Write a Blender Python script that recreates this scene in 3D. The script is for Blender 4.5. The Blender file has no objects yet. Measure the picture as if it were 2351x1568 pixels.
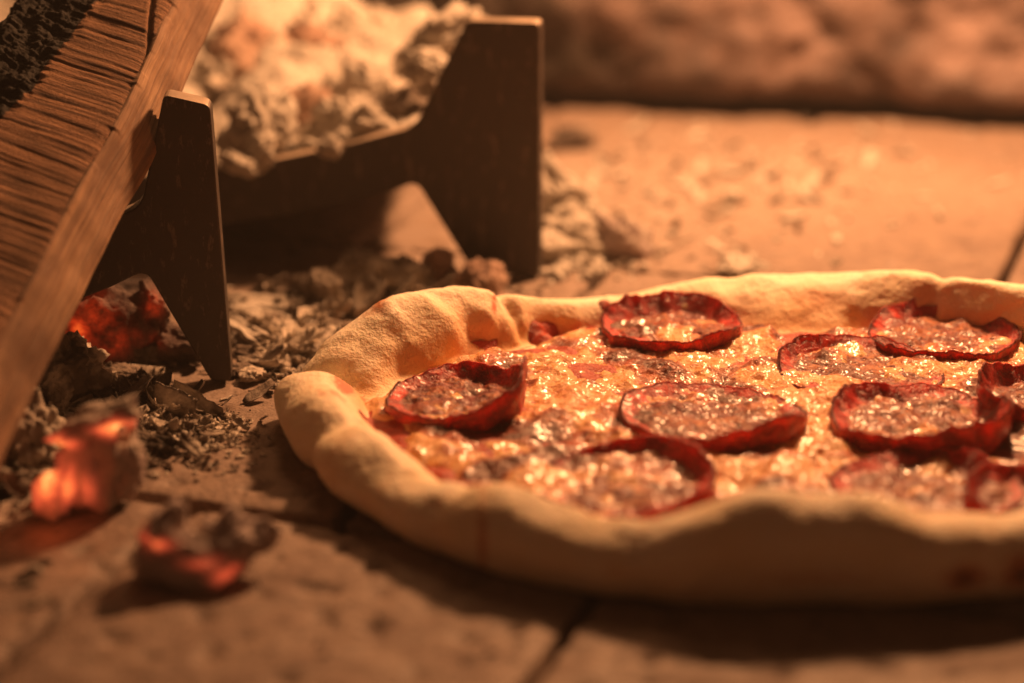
import bpy, math, random
import numpy as np
from mathutils import Vector, Matrix

random.seed(7)
RNG = np.random.RandomState(11)
sc = bpy.context.scene
C = bpy.data.collections.new("place"); sc.collection.children.link(C)

# ------------------------------------------------------------------ camera, light, exposure
FPX = 5549.0; PITCH = math.radians(18.0); CAM_H = 0.25
cam_d = bpy.data.cameras.new("camera"); cam = bpy.data.objects.new("camera", cam_d); sc.collection.objects.link(cam)
cam.location = (0, 0, CAM_H); cam.rotation_euler = (math.radians(90) - PITCH, 0, 0)
cam_d.sensor_width = 36; cam_d.lens = FPX / 2350 * 36
cam_d.clip_start = 0.02; cam_d.clip_end = 20
cam_d.dof.use_dof = True; cam_d.dof.focus_distance = 0.745; cam_d.dof.aperture_fstop = 4.5
sc.camera = cam

w = bpy.data.worlds.new("World"); sc.world = w; w.use_nodes = True
bg = w.node_tree.nodes["Background"]
bg.inputs[0].default_value = (1.0, 0.36, 0.16, 1); bg.inputs[1].default_value = 0.040

def point_lamp(name, loc, col, power, rad):
    d = bpy.data.lights.new(name, 'POINT'); d.energy = power; d.color = col; d.shadow_soft_size = rad
    o = bpy.data.objects.new(name, d); o.location = loc; C.objects.link(o); return o
LIGHT = (0.165, 0.985, 0.355)
point_lamp("fire_light", LIGHT, (1.0, 0.45, 0.185), 19.5, 0.026)
point_lamp("heap_fill", (-.05, 1.00, .42), (1.0, 0.43, 0.165), 1.8, .08)  # added soft fill that brightens the ash heap beside the single key

sc.view_settings.view_transform = 'Standard'; sc.view_settings.look = 'None'
sc.view_settings.exposure = 0.0; sc.view_settings.gamma = 1.0
sc.view_settings.use_curve_mapping = False
sc.cycles.max_bounces = 8; sc.cycles.caustics_reflective = False; sc.cycles.caustics_refractive = False
sc.cycles.use_denoising = True; sc.cycles.sample_clamp_indirect = 4.0

# ------------------------------------------------------------------ helpers
SP, CP = math.sin(PITCH), math.cos(PITCH)
def ray(px, py):
    u = (px - 1175) / FPX; v = (784 - py) / FPX
    return np.array([u, CP + v * SP, -SP + v * CP])
def gp(px, py, z=0.0):                 # point at height z
    d = ray(px, py); t = (z - CAM_H) / d[2]
    return np.array([0, 0, CAM_H]) + t * d
def dp(px, py, depth):                 # point at a distance
    return np.array([0, 0, CAM_H]) + depth * ray(px, py)

def _h(ix, iy, iz, seed):
    n = (ix.astype(np.int64) * 374761393 + iy.astype(np.int64) * 668265263 + iz.astype(np.int64) * 2147483647 + seed * 974634777) & 0xFFFFFFFF
    n = ((n ^ (n >> 13)) * 1274126177) & 0xFFFFFFFF
    n = ((n ^ (n >> 15)) * 2246822519) & 0xFFFFFFFF
    return (n ^ (n >> 16)) & 0xFFFFFFFF
_G = np.array([(1,1,0),(-1,1,0),(1,-1,0),(-1,-1,0),(1,0,1),(-1,0,1),(1,0,-1),(-1,0,-1),(0,1,1),(0,-1,1),(0,1,-1),(0,-1,-1)], float)
def noise(P, seed=0):
    P = np.asarray(P, float); F = np.floor(P).astype(np.int64); f = P - F
    u = f * f * f * (f * (f * 6 - 15) + 10); out = np.zeros(len(P))
    for dx in (0, 1):
        for dy in (0, 1):
            for dz in (0, 1):
                g = _G[_h(F[:, 0] + dx, F[:, 1] + dy, F[:, 2] + dz, seed) % 12]
                dd = (g * (f - np.array([dx, dy, dz]))).sum(1)
                wt = (u[:, 0] if dx else 1 - u[:, 0]) * (u[:, 1] if dy else 1 - u[:, 1]) * (u[:, 2] if dz else 1 - u[:, 2])
                out += wt * dd
    return out
def fbm(P, octv=4, seed=0, gain=0.5, ridged=False):
    P = np.asarray(P, float); a = 1.0; s = np.zeros(len(P)); n = 0
    for k in range(octv):
        v = noise(P * 2 ** k + 13.7 * k, seed + k)
        if ridged: v = 1 - 2.2 * np.abs(v)
        s += a * v; n += a; a *= gain
    return s / (n if ridged else 1)
def worley(P, seed=0):
    P = np.asarray(P, float); F = np.floor(P).astype(np.int64); best = np.full(len(P), 9.0)
    for dx in (-1, 0, 1):
        for dy in (-1, 0, 1):
            for dz in (-1, 0, 1):
                c = F + np.array([dx, dy, dz])
                o = np.stack([_h(c[:, 0], c[:, 1], c[:, 2], seed + k) / 4294967295.0 for k in (1, 2, 3)], 1)
                best = np.minimum(best, ((c + o - P) ** 2).sum(1))
    return np.sqrt(best)
def sm(a, b, x):
    t = np.clip((x - a) / (b - a), 0, 1); return t * t * (3 - 2 * t)
def pint(th, tab):                     # periodic interpolation over degrees, smooth
    k = sorted(tab); xs = np.array([k[0][0]*0 + a for a, _ in k], float); ys = np.array([b for _, b in k], float)
    xs = np.r_[xs - 360, xs, xs + 360]; ys = np.r_[ys, ys, ys]
    fine = np.arange(-540, 541, 1.0); f = np.interp(fine, xs, ys)
    ker = np.exp(-np.linspace(-2, 2, 9) ** 2); ker /= ker.sum(); f = np.convolve(f, ker, 'same')
    return np.interp(th, fine, f)

def mesh_obj(name, V, faces, mat=None, parent=None, attrs=None, smooth=True):
    me = bpy.data.meshes.new(name); V = np.asarray(V, np.float32)
    if isinstance(faces, np.ndarray):
        n, k = faces.shape
        me.vertices.add(len(V)); me.vertices.foreach_set("co", V.ravel())
        me.loops.add(n * k); me.loops.foreach_set("vertex_index", faces.astype(np.int32).ravel())
        me.polygons.add(n); me.polygons.foreach_set("loop_start", np.arange(0, n * k, k, dtype=np.int32))
        me.polygons.foreach_set("loop_total", np.full(n, k, np.int32))
        me.update(calc_edges=True); me.validate()
    else:
        me.from_pydata([tuple(map(float, v)) for v in V], [], faces); me.update()
    if smooth: me.polygons.foreach_set("use_smooth", [True] * len(me.polygons))
    for k, a in (attrs or {}).items():
        a = np.asarray(a, np.float32)
        if a.ndim == 1:
            t = me.attributes.new(k, 'FLOAT', 'POINT'); t.data.foreach_set("value", a)
        else:
            t = me.attributes.new(k, 'FLOAT_VECTOR', 'POINT'); t.data.foreach_set("vector", a.ravel())
    if mat: me.materials.append(mat)
    o = bpy.data.objects.new(name, me); C.objects.link(o)
    if parent: o.parent = parent
    return o
def grid_faces(nu, nv, wrap_u=False):
    iu = np.arange(nu if wrap_u else nu - 1); iv = np.arange(nv - 1)
    a, b = np.meshgrid(iu, iv, indexing='ij'); a = a.ravel(); b = b.ravel(); a2 = (a + 1) % nu
    return np.stack([a * nv + b, a2 * nv + b, a2 * nv + b + 1, a * nv + b + 1], 1)
def tag(o, label=None, cat=None, group=None, kind=None):
    if label: o['label'] = label
    if cat: o['category'] = cat
    if group: o['group'] = group
    if kind: o['kind'] = kind
    return o
def empty(name, loc, rz=0.0):
    o = bpy.data.objects.new(name, None); o.empty_display_size = 0.01; C.objects.link(o)
    o.location = tuple(loc); o.rotation_euler = (0, 0, rz); return o

_ico = {}
def ico(sub):
    if sub not in _ico:
        import bmesh
        bm = bmesh.new(); bmesh.ops.create_icosphere(bm, subdivisions=sub, radius=1)
        V = np.array([v.co[:] for v in bm.verts]); Fc = np.array([[v.index for v in f.verts] for f in bm.faces]); bm.free()
        _ico[sub] = (V, Fc)
    return _ico[sub]
def rot(ax, ay, az):
    return np.array((Matrix.Rotation(az, 3, 'Z') @ Matrix.Rotation(ay, 3, 'Y') @ Matrix.Rotation(ax, 3, 'X')))
def lump(size, sub=4, seed=0, amp=0.28, freq=1.6, fine=0.05, ffreq=7, angular=0.0, r=(0, 0, 0)):
    """an irregular chunk; angular > 0 cuts flat broken faces"""
    V, Fc = ico(sub); V = V.copy()
    if angular:
        rs = np.random.RandomState(seed)
        N = rs.normal(size=(13, 3)); N /= np.linalg.norm(N, axis=1)[:, None]; D = rs.uniform(0.62, 0.92, 13)
        q = (V @ N.T) / D; rad = 1 / np.maximum(q.max(1), 1e-3); rad = np.minimum(rad, 1.35)
        V *= (1 - angular + angular * rad)[:, None]
    V0 = V.copy(); s = seed * 3.17
    V *= (1 + amp * fbm(V0 * freq + s, 3, seed) * 1.5)[:, None]
    V *= (1 + fine * fbm(V0 * ffreq + s, 3, seed + 5) * 1.6)[:, None]
    V = V * np.array(size)
    return V @ rot(*r).T, Fc

# ------------------------------------------------------------------ material helpers
class NT:
    def __init__(self, name):
        self.m = bpy.data.materials.new(name); self.m.use_nodes = True
        self.t = self.m.node_tree; self.b = self.t.nodes["Principled BSDF"]; self.out = self.t.nodes["Material Output"]
    def n(self, typ, **kw):
        x = self.t.nodes.new(typ)
        for k, v in kw.items(): setattr(x, k, v)
        return x
    def l(self, a, b): self.t.links.new(a, b)
    def set(self, sock, v):
        if hasattr(v, 'is_output'): self.l(v, sock)
        else: sock.default_value = v
    def geo(self): return self.n('ShaderNodeNewGeometry').outputs['Position']
    def obj(self): return self.n('ShaderNodeTexCoord').outputs['Object']
    def attr(self, nm, vec=False): 
        a = self.n('ShaderNodeAttribute', attribute_name=nm); return a.outputs['Vector' if vec else 'Fac']
    def scale(self, v, s):
        x = self.n('ShaderNodeMapping'); x.inputs['Scale'].default_value = s; self.l(v, x.inputs['Vector']); return x.outputs[0]
    def noise(self, v, s, d=4, r=0.55, dist=0.0):
        x = self.n('ShaderNodeTexNoise'); self.l(v, x.inputs['Vector']); x.inputs['Scale'].default_value = s
        x.inputs['Detail'].default_value = d; x.inputs['Roughness'].default_value = r; x.inputs['Distortion'].default_value = dist
        return x.outputs['Fac']
    def vor(self, v, s, feat='F1', out='Distance'):
        x = self.n('ShaderNodeTexVoronoi', feature=feat); self.l(v, x.inputs['Vector']); x.inputs['Scale'].default_value = s; return x.outputs[out]
    def ramp(self, f, stops, interp='LINEAR'):
        x = self.n('ShaderNodeValToRGB'); self.l(f, x.inputs[0]); e = x.color_ramp.elements; x.color_ramp.interpolation = interp
        while len(e) < len(stops): e.new(0.5)
        for i, (p, c) in enumerate(stops):
            e[i].position = p; e[i].color = (c, c, c, 1) if isinstance(c, (int, float)) else (*c, 1)
        return x.outputs[0]
    def mix(self, f, a, b, mode='MIX'):
        x = self.n('ShaderNodeMix', data_type='RGBA', blend_type=mode); self.set(x.inputs[0], f)
        for s, v in ((x.inputs[6], a), (x.inputs[7], b)):
            if isinstance(v, tuple) and len(v) == 3: v = (*v, 1)
            self.set(s, v)
        return x.outputs[2]
    def math(self, op, a, b=0.0, clamp=False):
        x = self.n('ShaderNodeMath', operation=op, use_clamp=clamp); self.set(x.inputs[0], a); self.set(x.inputs[1], b); return x.outputs[0]
    def bump(self, h, dist, strength=1.0, prev=None):
        x = self.n('ShaderNodeBump'); self.l(h, x.inputs['Height']); x.inputs['Distance'].default_value = dist
        x.inputs['Strength'].default_value = strength
        if prev is not None: self.l(prev, x.inputs['Normal'])
        return x.outputs[0]
    def fin(self, col=None, rough=None, nrm=None, **kw):
        if isinstance(col, tuple) and len(col) == 3: col = (*col, 1)
        if col is not None: self.set(self.b.inputs['Base Color'], col)
        if rough is not None: self.set(self.b.inputs['Roughness'], rough)
        if nrm is not None: self.l(nrm, self.b.inputs['Normal'])
        for k, v in kw.items(): self.set(self.b.inputs[k.replace('_', ' ')], v)
        return self.m

# floor tiles
t = NT("firebrick"); g = t.geo()
a = t.noise(g, 9, 5, .6); b_ = t.noise(g, 60, 5, .65); c_ = t.noise(g, 420, 4, .7); st = t.noise(g, 28, 4, .7)
col = t.mix(t.ramp(a, [(.40, 0.), (.60, 1.)]), (.165, .110, .087), (.27, .195, .158))
col = t.mix(t.ramp(b_, [(.42, .65), (.62, 0.)]), col, (.30, .215, .16))
col = t.mix(t.ramp(st, [(.55, 0.), (.70, .75)]), col, (.19, .14, .11))
col = t.mix(t.ramp(c_, [(.36, .8), (.47, 0.)]), col, (.10, .07, .055))
gr = t.noise(g, 170, 5, .75); col = t.mix(t.ramp(gr, [(.40, .75), (.50, 0.)]), col, (.15, .10, .075))
ashy = t.attr("ashy"); col = t.mix(t.math('MULTIPLY', ashy, t.ramp(b_, [(.35, .2), (.6, 1.)])), col, (.36, .285, .235))
h1 = t.bump(c_, .0007, .8); h2 = t.bump(b_, .0022, .7, h1)
MAT_FLOOR = t.fin(col, t.ramp(b_, [(.3, .55), (.7, .85)]), h2)
t = NT("joint_dust"); g = t.geo(); c_ = t.noise(g, 500, 4, .7)
MAT_JOINT = t.fin(t.mix(c_, (.006, .005, .004), (.022, .016, .012)), .95, t.bump(c_, .001))

# oven wall
t = NT("sooty_stone"); g = t.geo(); a = t.noise(g, 26, 5, .62); b_ = t.noise(g, 85, 5, .7); v = t.vor(g, 70)
col = t.mix(t.ramp(a, [(.40, 0.), (.62, 1.)]), (.085, .065, .064), (.28, .205, .195))
col = t.mix(t.ramp(b_, [(.40, .6), (.60, 0.)]), col, (.16, .10, .085))
soot = t.math('ADD', t.n('ShaderNodeSeparateXYZ').outputs[0], 0.0)
sx = [x for x in t.t.nodes if x.type == 'SEPXYZ'][0]; t.l(g, sx.inputs[0])
sf = t.math('ADD', sx.outputs[0], t.math('MULTIPLY', t.math('SUBTRACT', a, .5), .16))
col = t.mix(t.ramp(sf, [(0., .93), (.085, 0.)]), col, (.035, .025, .018))
MAT_WALL = t.fin(col, .8, t.bump(b_, .004, .8))
t = NT("black_soot"); g = t.geo(); a = t.noise(g, 30, 4, .6)
MAT_SOOT = t.fin(t.mix(a, (.035, .025, .018), (.16, .11, .075)), .9, t.bump(a, .004))

# steel
t = NT("blackened_steel"); o = t.obj(); a = t.noise(o, 30, 5, .6); b_ = t.noise(o, 700, 3, .6); s_ = t.noise(t.scale(o, (1, 1, .35)), 260, 4, .75)
col = t.mix(a, (.040, .033, .030), (.085, .068, .058))
col = t.mix(t.ramp(s_, [(.56, 0.), (.64, .35)]), col, (.34, .25, .19))
sz = t.n('ShaderNodeSeparateXYZ'); t.l(t.n('ShaderNodeNewGeometry').outputs['Normal'], sz.inputs[0])
dust_highlight = t.math('MULTIPLY', t.ramp(sz.outputs[2], [(.55, 0.), (.9, .8)]), t.ramp(a, [(.3, .5), (.5, 1.)])); col = t.mix(dust_highlight, col, (.55, .44, .34))  # upward faces paler: settled ash plus the edge highlight put into the colour
MAT_STEEL = t.fin(col, t.ramp(a, [(.3, .42), (.7, .62)]), t.bump(b_, .0002, .6), Metallic=.4)

# ash and charcoal
def ash_mat(name, c1, c2, dark, emb=None, bd=.0012, dens=(.36, .50)):
    t = NT(name); o = t.geo(); a = t.noise(o, 90, 5, .65); b_ = t.noise(o, 620, 5, .75); d_ = t.noise(o, 45, 4, .6)
    col = t.mix(t.ramp(a, [(.35, 0.), (.6, 1.)]), c1, c2)
    col = t.mix(t.ramp(d_, [(dens[0], .85), (dens[1], 0.)]), col, dark)
    col = t.mix(t.ramp(b_, [(.30, .6), (.45, 0.)]), col, dark)
    kw = {}
    if emb:
        g_ = t.attr("glow"); cr = t.noise(o, 330, 5, .7); 
        gl = t.math('MULTIPLY', g_, t.ramp(cr, [(.34, .45), (.62, 1.15)]))
        gl = t.math('MULTIPLY', gl, t.ramp(t.noise(o, 130, 3, .6), [(.36, .35), (.5, 1.)]))
        ec = t.ramp(gl, [(0., (.35, .012, .002)), (.35, (.9, .05, .008)), (.7, (1., .14, .02)), (1., (1., .40, .09))])
        kw = dict(Emission_Color=ec, Emission_Strength=t.math('MULTIPLY', gl, emb))
    return t.fin(col, .95, t.bump(b_, bd, .9, t.bump(a, bd * 2.5, .6)), **kw)
MAT_ASH = ash_mat("white_ash", (.54, .49, .43), (.67, .62, .55), (.38, .30, .25), dens=(.26, .38))
MAT_ASHG = ash_mat("grey_ash", (.56, .48, .41), (.76, .68, .58), (.13, .095, .075), dens=(.42, .56))
MAT_COAL = ash_mat("charcoal", (.09, .070, .058), (.29, .23, .19), (.012, .010, .009))
MAT_COALR = ash_mat("ashy_charcoal", (.38, .23, .18), (.52, .36, .28), (.14, .09, .07), dens=(.34, .46))
MAT_EMBER = ash_mat("ember", (.08, .055, .05), (.17, .125, .11), (.014, .011, .010), emb=1.5)
def mix_ash_ember(name, emb):
    """charcoal with an ash cap where attribute ash is high"""
    t = NT(name); o = t.geo(); a = t.noise(o, 120, 5, .65); b_ = t.noise(o, 700, 4, .75)
    dark = t.mix(a, (.38, .29, .28), (.60, .49, .46)); ashc = t.mix(a, (.30, .25, .22), (.52, .45, .39))
    f = t.math('ADD', t.attr("ash"), t.math('MULTIPLY', t.math('SUBTRACT', a, .5), 1.6))
    col = t.mix(t.ramp(f, [(.35, 0.), (.6, 1.)]), dark, ashc)
    g_ = t.attr("glow"); cr = t.noise(o, 260, 5, .7)
    gl = t.math('MULTIPLY', g_, t.ramp(cr, [(.30, .62), (.62, 1.1)]))
    ec = t.ramp(gl, [(0., (.5, .05, .02)), (.35, (.9, .10, .035)), (.7, (1., .22, .05)), (1., (1., .55, .15))])
    return t.fin(col, .9, t.bump(b_, .0008, .8, t.bump(a, .003, .7)), Emission_Color=ec, Emission_Strength=t.math('MULTIPLY', gl, emb))
MAT_EMB2 = mix_ash_ember("glowing_charcoal", 1.9)

# wood
t = NT("split_wood"); v = t.attr("lc", True)
fine = t.noise(t.scale(v, (1, .028, 1)), 1500, 4, .75, .0); mid = t.noise(t.scale(v, (1, .016, 1)), 620, 5, .75, .0); big = t.noise(v, 30, 4, .6)
col = t.mix(t.ramp(mid, [(.41, 0.), (.57, 1.)]), (.14, .052, .025), (.55, .29, .155))
col = t.mix(t.ramp(fine, [(.38, .9), (.50, 0.)]), col, (.07, .032, .016))
col = t.mix(t.ramp(big, [(.42, .55), (.60, 0.)]), col, (.20, .10, .05))
ch = t.math('ADD', t.attr("char"), t.math('MULTIPLY', t.math('SUBTRACT', t.noise(v, 110, 5, .7), .5), .9))
chn = t.noise(v, 800, 5, .75)
dk = t.mix(t.ramp(chn, [(.45, 0.), (.72, 1.)]), (.004, .003, .002), (.020, .013, .009))
col = t.mix(t.ramp(ch, [(.42, 0.), (.56, 1.)]), col, dk)
MAT_WOOD = t.fin(col, .85, t.bump(chn, .0014, .8, t.bump(fine, .0011, .9, t.bump(mid, .0022, .7))))
t = NT("split_wood_side"); v = t.attr("lc", True)
fine = t.noise(t.scale(v, (.012, 1, 1)), 1400, 4, .7, .0); mid = t.noise(t.scale(v, (.016, 1, 1)), 520, 4, .7, .0); big = t.noise(v, 26, 4, .6)
col = t.mix(t.ramp(mid, [(.35, 0.), (.62, 1.)]), (.20, .105, .055), (.46, .28, .16))
col = t.mix(t.ramp(fine, [(.36, .5), (.48, 0.)]), col, (.20, .11, .055))
col = t.mix(t.ramp(big, [(.40, .8), (.58, 0.)]), col, (.15, .075, .04))
MAT_WOODS = t.fin(col, .75, t.bump(fine, .0008, .8, t.bump(mid, .0016, .7)))

# dough
t = NT("baked_dough"); g = t.geo(); a = t.noise(g, 45, 5, .6); b_ = t.noise(g, 260, 4, .6); c_ = t.noise(g, 1100, 3, .6)
col = t.mix(t.ramp(a, [(.35, 0.), (.65, 1.)]), (.90, .74, .50), (.93, .82, .64))
col = t.mix(t.ramp(b_, [(.55, 0.), (.75, .35)]), col, (.86, .79, .68))
bl_ = t.ramp(t.noise(g, 70, 5, .7), [(.58, 0.), (.72, .55)]); col = t.mix(bl_, col, (.62, .33, .15))
fr = t.math("MULTIPLY", t.ramp(t.noise(g, 520, 3, .6), [(.64, 0.), (.72, .8)]), t.ramp(t.noise(g, 40, 2, .5), [(.48, 0.), (.6, 1.)])); col = t.mix(fr, col, (.30, .12, .05))
br = t.math('ADD', t.attr("brown"), t.math('MULTIPLY', t.math('SUBTRACT', t.noise(g, 300, 4, .7), .5), t.math('MULTIPLY', t.attr("brown"), 2.2)))
col = t.mix(t.ramp(br, [(.10, 0.), (.6, 1.)]), col, (.55, .20, .075))
col = t.mix(t.ramp(br, [(.65, 0.), (1.15, 1.)]), col, (.10, .035, .018))
gold = t.attr("gold"); col = t.mix(t.math('MULTIPLY', gold, .75), col, (.72, .36, .09))
rd = t.math('ADD', t.attr('red'), t.math('MULTIPLY', t.math('SUBTRACT', t.noise(g, 420, 4, .75), .5), 2.4)); col = t.mix(t.ramp(rd, [(.40, 0.), (.95, .85)]), col, (.60, .11, .05))
MAT_DOUGH = t.fin(col, t.ramp(b_, [(.3, .62), (.7, .8)]), t.bump(c_, .0005, .7, t.bump(b_, .0012, .6)), Subsurface_Weight=.2, Subsurface_Scale=.003)
MAT_DOUGH.node_tree.nodes["Principled BSDF"].inputs['Subsurface Radius'].default_value = (1.0, .5, .25)

# sauce
t = NT("tomato_sauce"); g = t.geo(); a = t.noise(g, 160, 5, .7); b_ = t.noise(g, 800, 4, .7)
MAT_SAUCE = t.fin(t.mix(a, (.20, .012, .010), (.60, .085, .03)), .38, t.bump(b_, .0008, .8, t.bump(a, .002, .7)), Subsurface_Weight=.2, Subsurface_Scale=.002)

# cheese
t = NT("melted_cheese"); g = t.geo(); a = t.noise(g, 120, 5, .6, .5); b_ = t.noise(g, 400, 5, .66, .8); c_ = t.noise(g, 1500, 3, .7)
brown = t.math('ADD', t.attr("brown"), t.math('MULTIPLY', t.math('SUBTRACT', b_, .5), 1.1))
col = t.mix(t.ramp(a, [(.36, 0.), (.62, 1.)]), (.86, .41, .13), (.93, .57, .27))
col = t.mix(t.ramp(brown, [(.26, 0.), (.55, 1.)]), col, (.50, .14, .05))
col = t.mix(t.ramp(brown, [(.55, 0.), (.95, 1.)]), col, (.17, .040, .018))
col = t.mix(t.ramp(t.noise(g, 75, 4, .6, .8), [(.53, 0.), (.66, .8)]), col, (.60, .11, .035))
rg = t.mix(t.ramp(brown, [(.25, 0.), (.6, 1.)]), t.ramp(b_, [(.35, .22), (.65, .42)]), t.ramp(b_, [(.35, .26), (.65, .46)]))
MAT_CHEESE = t.fin(col, rg, t.bump(c_, .0004, .6, t.bump(b_, .0014, .9, t.bump(a, .003, .5))), Subsurface_Weight=.15, Subsurface_Scale=.003, Coat_Weight=t.ramp(t.noise(g, 90, 3, .6), [(.40, .20), (.58, 1.)]), Coat_Roughness=.20)

# salami
t = NT("salami"); g = t.geo(); rr = t.attr("rr"); a = t.noise(g, 190, 5, .66, .4); b_ = t.noise(g, 520, 4, .66, .6); fat = t.vor(g, 330)
col = t.mix(t.ramp(a, [(.4, 0.), (.62, 1.)]), (.26, .012, .014), (.66, .050, .035))
col = t.mix(t.ramp(fat, [(.10, .75), (.26, 0.)]), col, (.66, .16, .08))
face = t.ramp(t.math('ADD', rr, t.math('MULTIPLY', t.math('SUBTRACT', a, .5), .16)), [(.76, 1.), (.85, 0.)])
oil = t.mix(t.ramp(t.math('ADD', t.math('MULTIPLY', b_, .5), t.math('MULTIPLY', t.noise(g, 95, 4, .6), .5)), [(.47, 0.), (.60, 1.)]), (.13, .012, .008), (.46, .15, .04))
col = t.mix(t.math('MULTIPLY', face, t.ramp(a, [(.35, .5), (.50, 1.)])), col, oil)
col = t.mix(t.ramp(rr, [(.965, 0.), (.995, .75)]), col, (.05, .015, .012))
MAT_SALAMI = t.fin(col, t.ramp(b_, [(.38, .25), (.60, .58)]), t.bump(b_, .0008, .75, t.bump(a, .0028, .9)),
                   Subsurface_Weight=t.math('SUBTRACT', .85, t.math('MULTIPLY', face, .6)), Subsurface_Scale=.0035, Coat_Weight=.16, Coat_Roughness=.19)
MAT_SALAMI.node_tree.nodes["Principled BSDF"].inputs['Subsurface Radius'].default_value = (1.0, .10, .06)

# ------------------------------------------------------------------ floor of firebrick tiles
A0 = math.radians(-18.7); U = np.array([math.cos(A0), math.sin(A0)]); W_ = np.array([-math.sin(A0), math.cos(A0)])
def ashy_at(x, y):
    s = np.exp(-(((x + .01) / .10) ** 2 + ((y - .93) / .10) ** 2)) * .5
    s += np.exp(-(((x - .10) / .13) ** 2 + ((y - 1.0) / .09) ** 2)) * .75
    s += np.exp(-(((x + .12) / .08) ** 2 + ((y - .74) / .07) ** 2)) * .45
    return s
def floor():
    Vs, Fs, As, base = [], [], [], 0
    rows = [(.04, .302, [-.52 + .1225 * k for k in range(9)]),
            (.302, .5610, [-.7697, -.5262, -.404, -.2823, -.1605, -.0385, .0835, .2055, .3275, .60]),
            (.5645, .825, [-.9615, -.7215, -.4815, -.2415, -.0015, .2385, .4785, .72]),
            (.825, 1.086, [-1.062, -.822, -.582, -.342, -.102, .138, .378, .618]),
            (1.086, 1.346, [-1.20, -.9415, -.7015, -.4615, -.2215, .0185, .2585, .50]),
            (1.346, 1.606, [-1.30, -1.062, -.822, -.582, -.342, -.102, .138, .378])]
    gap = .0021; step = .0022; kk = 0
    for v0, v1, us in rows:
        for u0, u1 in zip(us[:-1], us[1:]):
            kk += 1
            cu, cv = (u0 + u1) / 2, (v0 + v1) / 2
            st_ = step if v0 > .2 else .005
            nu = max(3, int((u1 - u0) / st_)); nv = max(3, int((v1 - v0) / st_))
            lu = np.r_[u0 + gap, np.linspace(u0 + gap + .0008, u1 - gap - .0008, nu), u1 - gap]
            lv = np.r_[v0 + gap, np.linspace(v0 + gap + .0008, v1 - gap - .0008, nv), v1 - gap]
            g1, g2 = np.meshgrid(lu, lv, indexing='ij'); a_, b2 = g1.ravel(), g2.ravel()
            P3 = np.stack([a_, b2, np.full_like(a_, kk * 3.1)], 1)
            ed = np.minimum.reduce([a_ - u0, u1 - a_, b2 - v0, v1 - b2]) - gap
            nz = fbm(P3 * 90, 4, kk); chip = np.clip(noise(P3 * 160, kk + 50) - .12, 0, 1)
            z = .0006 * nz + .0010 * noise(P3 * 14, kk) - .0007 * np.exp(-ed / .0007) - .004 * chip * np.exp(-ed / .0022)
            z -= .0022 * sm(.34, .5, noise(P3 * 120, 900 + kk))          # small pits
            z += RNG.uniform(-.0004, .0002) + (a_ - cu) * RNG.uniform(-.002, .002)
            j = .0006 * noise(P3 * 140, 70 + kk) * np.exp(-ed / .002)
            a_ = a_ + j * np.sign(a_ - cu) * -1; b2 = b2 - j * np.sign(b2 - cv)
            X = a_ * U[0] + b2 * W_[0]; Y = a_ * U[1] + b2 * W_[1]
            nu_, nv_ = len(lu), len(lv)
            Vs.append(np.stack([X, Y, z], 1)); Fs.append(grid_faces(nu_, nv_) + base)
            As.append(ashy_at(X, Y))
            # skirts
            idx = np.arange(nu_ * nv_).reshape(nu_, nv_)
            loop = np.r_[idx[:, 0], idx[-1, 1:], idx[-2::-1, -1], idx[0, -2:0:-1]]
            sk = np.stack([X[loop], Y[loop], np.full(len(loop), -.012)], 1); n0 = base + nu_ * nv_
            Vs.append(sk); As.append(np.zeros(len(loop))); k = np.arange(len(loop)); k2 = (k + 1) % len(loop)
            Fs.append(np.stack([loop[k] + base, n0 + k, n0 + k2, loop[k2] + base], 1))
            base = n0 + len(loop)
    o = mesh_obj("floor", np.vstack(Vs), np.vstack(Fs), MAT_FLOOR, attrs={"ashy": np.concatenate(As)})
    tag(o, kind='structure')
    nx = 60; xs = np.linspace(-1.2, 1.2, nx); ys = np.linspace(-.1, 1.9, nx); g1, g2 = np.meshgrid(xs, ys, indexing='ij')
    j = mesh_obj("ground_under_tiles", np.stack([g1.ravel(), g2.ravel(), np.full(nx * nx, -.0095)], 1), grid_faces(nx, nx), MAT_JOINT)
    tag(j, kind='structure')
floor()

# ------------------------------------------------------------------ oven walls
def wall(name, p0, p1, h, mat, label, depth=.10, amp=.010, seed=3, res=.004):
    p0 = np.array(p0); p1 = np.array(p1); L = np.linalg.norm(p1 - p0); d = (p1 - p0) / L; nrm = np.array([d[1], -d[0]])
    nu = int(L / res); nz = int(h / res); us = np.linspace(0, L, nu); zs = np.linspace(.003, h, nz)
    rows = []
    def pt(u, z, dep): return np.stack([p0[0] + d[0] * u + nrm[0] * dep, p0[1] + d[1] * u + nrm[1] * dep, z], 1)
    g1, g2 = np.meshgrid(us, zs, indexing='ij'); u_, z_ = g1.ravel(), g2.ravel()
    Q = np.stack([u_ * 14, z_ * 14, np.full_like(u_, seed)], 1)
    dep = amp * (fbm(Q, 5, seed) * 1.2) - .030 * np.exp(-(z_ / .0075) ** 2) + amp * .5 * noise(Q * 5, seed + 9)
    F = pt(u_, z_ + .0 * dep, dep); B = pt(u_, z_, np.full_like(u_, -depth))
    n = len(F); fc = grid_faces(nu, nz); idx = np.arange(n).reshape(nu, nz)
    loop = np.r_[idx[:, 0], idx[-1, 1:], idx[-2::-1, -1], idx[0, -2:0:-1]]; k = np.arange(len(loop)); k2 = (k + 1) % len(loop)
    sk = np.stack([loop[k], loop[k] + n, loop[k2] + n, loop[k2]], 1)
    o = mesh_obj(name, np.vstack([F, B]), np.vstack([fc, fc[:, ::-1] + n, sk]), mat)
    return tag(o, label, 'wall')
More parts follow.
